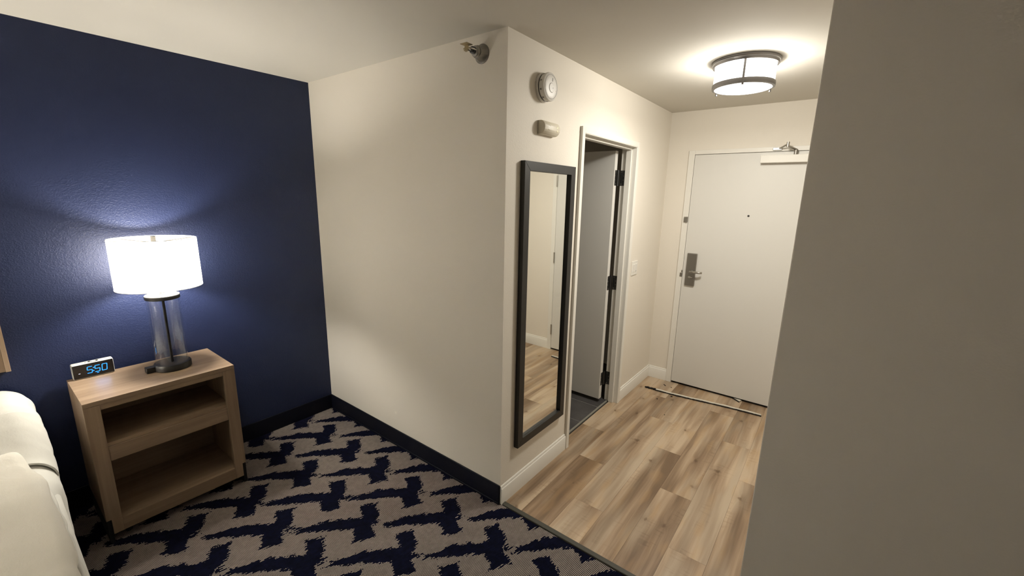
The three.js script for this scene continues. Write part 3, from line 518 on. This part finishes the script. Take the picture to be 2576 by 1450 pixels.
// ---------------------------------------------------------------- bed
{
  const zB0 = 1.545, zB1 = 3.06, xB0 = -1.70, xB1 = 0.33;
  const t = thing('bed', 'bed with white mattress against the navy wall', 'bed', [(xB0 + xB1) / 2, 0, (zB0 + zB1) / 2]);
  part(t, 'bed_base', RB(xB0, xB1, 0.0, 0.27, zB0 + 0.05, zB1 - 0.05, 0.01, 2), M.bedBase);
  const mat = RB(xB0, xB1, 0.27, 0.60, zB0, zB1, 0.07, 6); part(t, 'mattress', mat, M.sheet);
  // cloth sheet swept across the bed: rows along x, each row a section over both edges
  function cloth(xa, xb, zEdge, top, drop, thick, seed, wr, R = 0.075, nx = 90, ns = 120) {
    const P = [], idx = [], UV = [];
    for (let side = 0; side < 2; side++) for (let i = 0; i <= nx; i++) {
      const x = xa + (xb - xa) * i / nx, e0 = zEdge(x), e1 = 2 * (zB0 + zB1) / 2 - e0, yT = top(x);
      const flatW = (e1 - e0) - 2 * R, arc = R * Math.PI / 2, total = flatW + 2 * arc + 2 * drop;
      for (let k = 0; k <= ns; k++) {
        // more points near the visible edge
        let s = total * Math.pow(k / ns, 1.7), z, y, nz, ny;
        if (s < drop) { z = e0; y = yT - R - (drop - s); nz = -1; ny = 0; }
        else if (s < drop + arc) { const a = (s - drop) / R; z = e0 + R - R * Math.cos(a); y = yT - R + R * Math.sin(a); nz = -Math.cos(a); ny = Math.sin(a); }
        else if (s < drop + arc + flatW) { z = e0 + R + (s - drop - arc); y = yT; nz = 0; ny = 1; }
        else if (s < drop + 2 * arc + flatW) { const a = (s - drop - arc - flatW) / R; z = e1 - R + R * Math.sin(a); y = yT - R + R * Math.cos(a); nz = Math.sin(a); ny = Math.cos(a); }
        else { z = e1; y = yT - R - (s - drop - 2 * arc - flatW); nz = 1; ny = 0; }
        const w = wr * ((fbm(x * 7 + 50, s * 5 + 9, 997, 997, seed, 3) - 0.5) * 1.6 + (fbm(x * 22 + 50, s * 9, 997, 997, seed + 9, 2) - 0.5) * 0.5) - side * thick;
        P.push(x, y + ny * w, z + nz * w); UV.push(x, s);
      }
    }
    const row = ns + 1, off = (nx + 1) * row;
    for (let i = 0; i < nx; i++) for (let k = 0; k < ns; k++) { const a = i * row + k, b = a + 1, c = a + row, d = c + 1; idx.push(a, b, c, b, d, c); idx.push(off + a, off + c, off + b, off + b, off + c, off + d); }
    for (let i = 0; i < nx; i++) for (const k of [0, ns]) { const a = i * row + k, c = a + row; if (k) idx.push(a, off + a, c, c, off + a, off + c); else idx.push(a, c, off + a, c, off + c, off + a); }
    for (let k = 0; k < ns; k++) for (const i of [0, nx]) { const a = i * row + k, b = a + 1; if (i) idx.push(a, b, off + a, b, off + b, off + a); else idx.push(a, off + a, b, b, off + a, off + b); }
    const g = new THREE.BufferGeometry(); g.setAttribute('position', new THREE.Float32BufferAttribute(P, 3)); g.setAttribute('uv', new THREE.Float32BufferAttribute(UV, 2)); g.setIndex(idx); g.computeVertexNormals(); return g;
  }
  const shEdge = (x) => 1.596 - 0.066 * sstep(-0.70, -1.02, x) + 0.012 * sstep(-1.2, -1.5, x), shTop = (x) => 0.640 + 0.160 * sstep(-1.04, -1.36, x) - 0.03 * sstep(-1.5, -1.7, x);
  part(t, 'bed_sheet', cloth(-1.70, -0.55, shEdge, shTop, 0.30, 0.006, 14, 0.010, 0.10, 120, 160), M.sheet, 'white sheet raised over the pillows');
  const dv = thing('duvet', 'cream white duvet on the bed in the lower left corner', 'duvet', [-0.4, 0.6, 2.3]);
  part(dv, 'cover', cloth(-1.13, 0.37, (x) => 1.571 - 0.007 * Math.sin((x + 0.75) * 4.2) + 0.030 * sstep(-0.85, -1.13, x), (x) => 0.676 + 0.008 * Math.sin(x * 5) + 0.014 * sstep(-1.0, -1.13, x), 0.035, 0.028, 3, 0.012, 0.04, 110, 160), M.duvet);
  part(dv, 'hem', tube(Array.from({ length: 24 }, (_, k) => { const x = -1.12 + k / 23 * 1.46; return [x, 0.612 + 0.004 * Math.sin(k * 2.1), 1.570 - 0.007 * Math.sin((x + 0.75) * 4.2) + 0.030 * sstep(-0.85, -1.13, x) + 0.003 * Math.sin(k * 3.7)]; }), 0.0065, 120, 8), M.sheet);
  part(dv, 'turned_down_band', cloth(-1.30, -1.06, (x) => shEdge(x) + 0.002, (x) => shTop(x) + 0.010, 0.0, 0.006, 22, 0.010, 0.09, 50, 160), M.sheet, 'white sheet band folded over the duvet edge');
  const hb = thing('headboard', 'oak panel headboard mounted on the navy wall', 'headboard', [-1.73, 0.845, 2.3]);
  part(hb, 'panel', B(-1.7535, -1.722, 0.845, 1.42, 1.596, 3.006, 1), M.oakHead);
  part(hb, 'edge_strip', RB(-1.7535, -1.712, 0.845, 1.42, 1.5785, 1.5955, 0.001, 1, 1), M.oakHead);
  part(hb, 'edge_strip', RB(-1.7535, -1.712, 0.845, 1.42, 3.0065, 3.0235, 0.001, 1, 1), M.oakHead);
}
// the matching nightstand and lamp on the other side of the bed light this side of the room
nightstand('light oak nightstand on the far side of the bed', 3.20, 3.82);
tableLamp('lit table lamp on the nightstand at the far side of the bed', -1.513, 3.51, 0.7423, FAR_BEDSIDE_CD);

// ---------------------------------------------------------------- torn seal on the foyer floor
{
  const a = [0.178, -2.028], b = [1.012, -2.117], n = 46, r = rng(4);
  const t = thing('torn_weatherstrip', 'long torn white weatherstrip with black backing lying before the entry door', 'weatherstrip', [0.6, 0, -2.07]);
  const top = [], low = [];
  for (let k = 0; k <= n; k++) { const s = k / n, x = a[0] + (b[0] - a[0]) * s, z = a[1] + (b[1] - a[1]) * s + 0.006 * Math.sin(s * 7) + 0.012 * s * (1 - s); top.push([x, 0.011 + 0.002 * Math.sin(s * 30), z]); }
  let g = new THREE.TubeGeometry(new THREE.CatmullRomCurve3(top.map((p) => new THREE.Vector3(...p))), 120, 0.0105, 8, false);
  { const p = g.attributes.position; for (let i = 0; i < p.count; i++) p.setY(i, 0.0085 + (p.getY(i) - 0.0085) * 0.6); }
  part(t, 'foam', [g], M.debrisWhite, 'white foam strip');
  const gs = [];
  for (let k = 0; k < 60; k++) { const s = k / 60, p = top[Math.min(n, Math.floor(s * n))], w = 0.006 + 0.006 * r(), q = RB(-0.009, 0.009, 0, 0.006 + 0.004 * r(), -w / 2, w / 2, 0.001, 1); q.rotateY(0.1 * (r() - 0.5)); q.translate(a[0] + (b[0] - a[0]) * s + 0.008, 0.0008, p[2] + 0.0095 + 0.002 * (r() - 0.5)); gs.push(q); }
  part(t, 'backing', gs, M.debrisBlack, 'ragged black backing');
  const tl = []; for (let k = 0; k < 12; k++) { const s = k / 12, q = RB(-0.010, 0.010, 0, 0.008 + 0.008 * r(), -0.006, 0.006, 0.0015, 1); q.rotateY(r()); q.translate(0.092 + 0.1 * s, 0.0008, -2.022 - 0.004 * s + 0.006 * (r() - 0.5)); tl.push(q); }
  part(t, 'torn_end', tl, M.debrisBlack, 'crumpled black end');
  const sc = thing('paper_scrap', 'small white triangular scrap poking out under the entry door', 'scrap', [0.79, 0, -2.29]);
  const sh = new THREE.Shape([[0.755, 2.322], [0.838, 2.296], [0.826, 2.262]].map((p) => new THREE.Vector2(p[0], -p[1])));
  const eg = new THREE.ExtrudeGeometry(sh, { depth: 0.004, bevelEnabled: false }); eg.rotateX(-Math.PI / 2);
  { const p = eg.attributes.position; for (let i = 0; i < p.count; i++) p.setZ(i, -Math.abs(p.getZ(i))); } eg.computeVertexNormals(); eg.translate(0, 0.006, 0);
  part(sc, 'flap', muv(eg), M.debrisWhite);
  part(sc, 'dark_edge', (() => { const q = RB(-0.055, 0.055, 0, 0.007, -0.004, 0.004, 0.001, 1); q.rotateY(-0.66); q.translate(0.784, 0.001, -2.290); return q; })(), M.debrisBlack);
  const crumbs = [[0.212, -2.184, 0.030, 0.006, -0.7], [0.276, -2.172, 0.009, 0.006, 0.4], [0.336, -1.988, 0.016, 0.012, 0.3], [0.252, -1.86, 0.010, 0.006, -0.5], [0.395, -1.62, 0.006, 0.005, 0.2]];
  const spots = ['nearest the door frame', 'between weatherstrip and entry door', 'touching the weatherstrip', 'in front of the weatherstrip', 'farthest from the entry door'];
  crumbs.forEach(([x, z, l, w, rot], k) => { const q = RB(-l / 2, l / 2, 0, 0.005, -w / 2, w / 2, 0.0012, 1); q.rotateY(rot); q.translate(x, 0.0003, z); single('rubber_crumb', q, M.debrisBlack, `small black rubber crumb on the planks ${spots[k]}`, 'crumb', 'crumbs of the torn weatherstrip'); });
}

renderer.render(scene, camera);
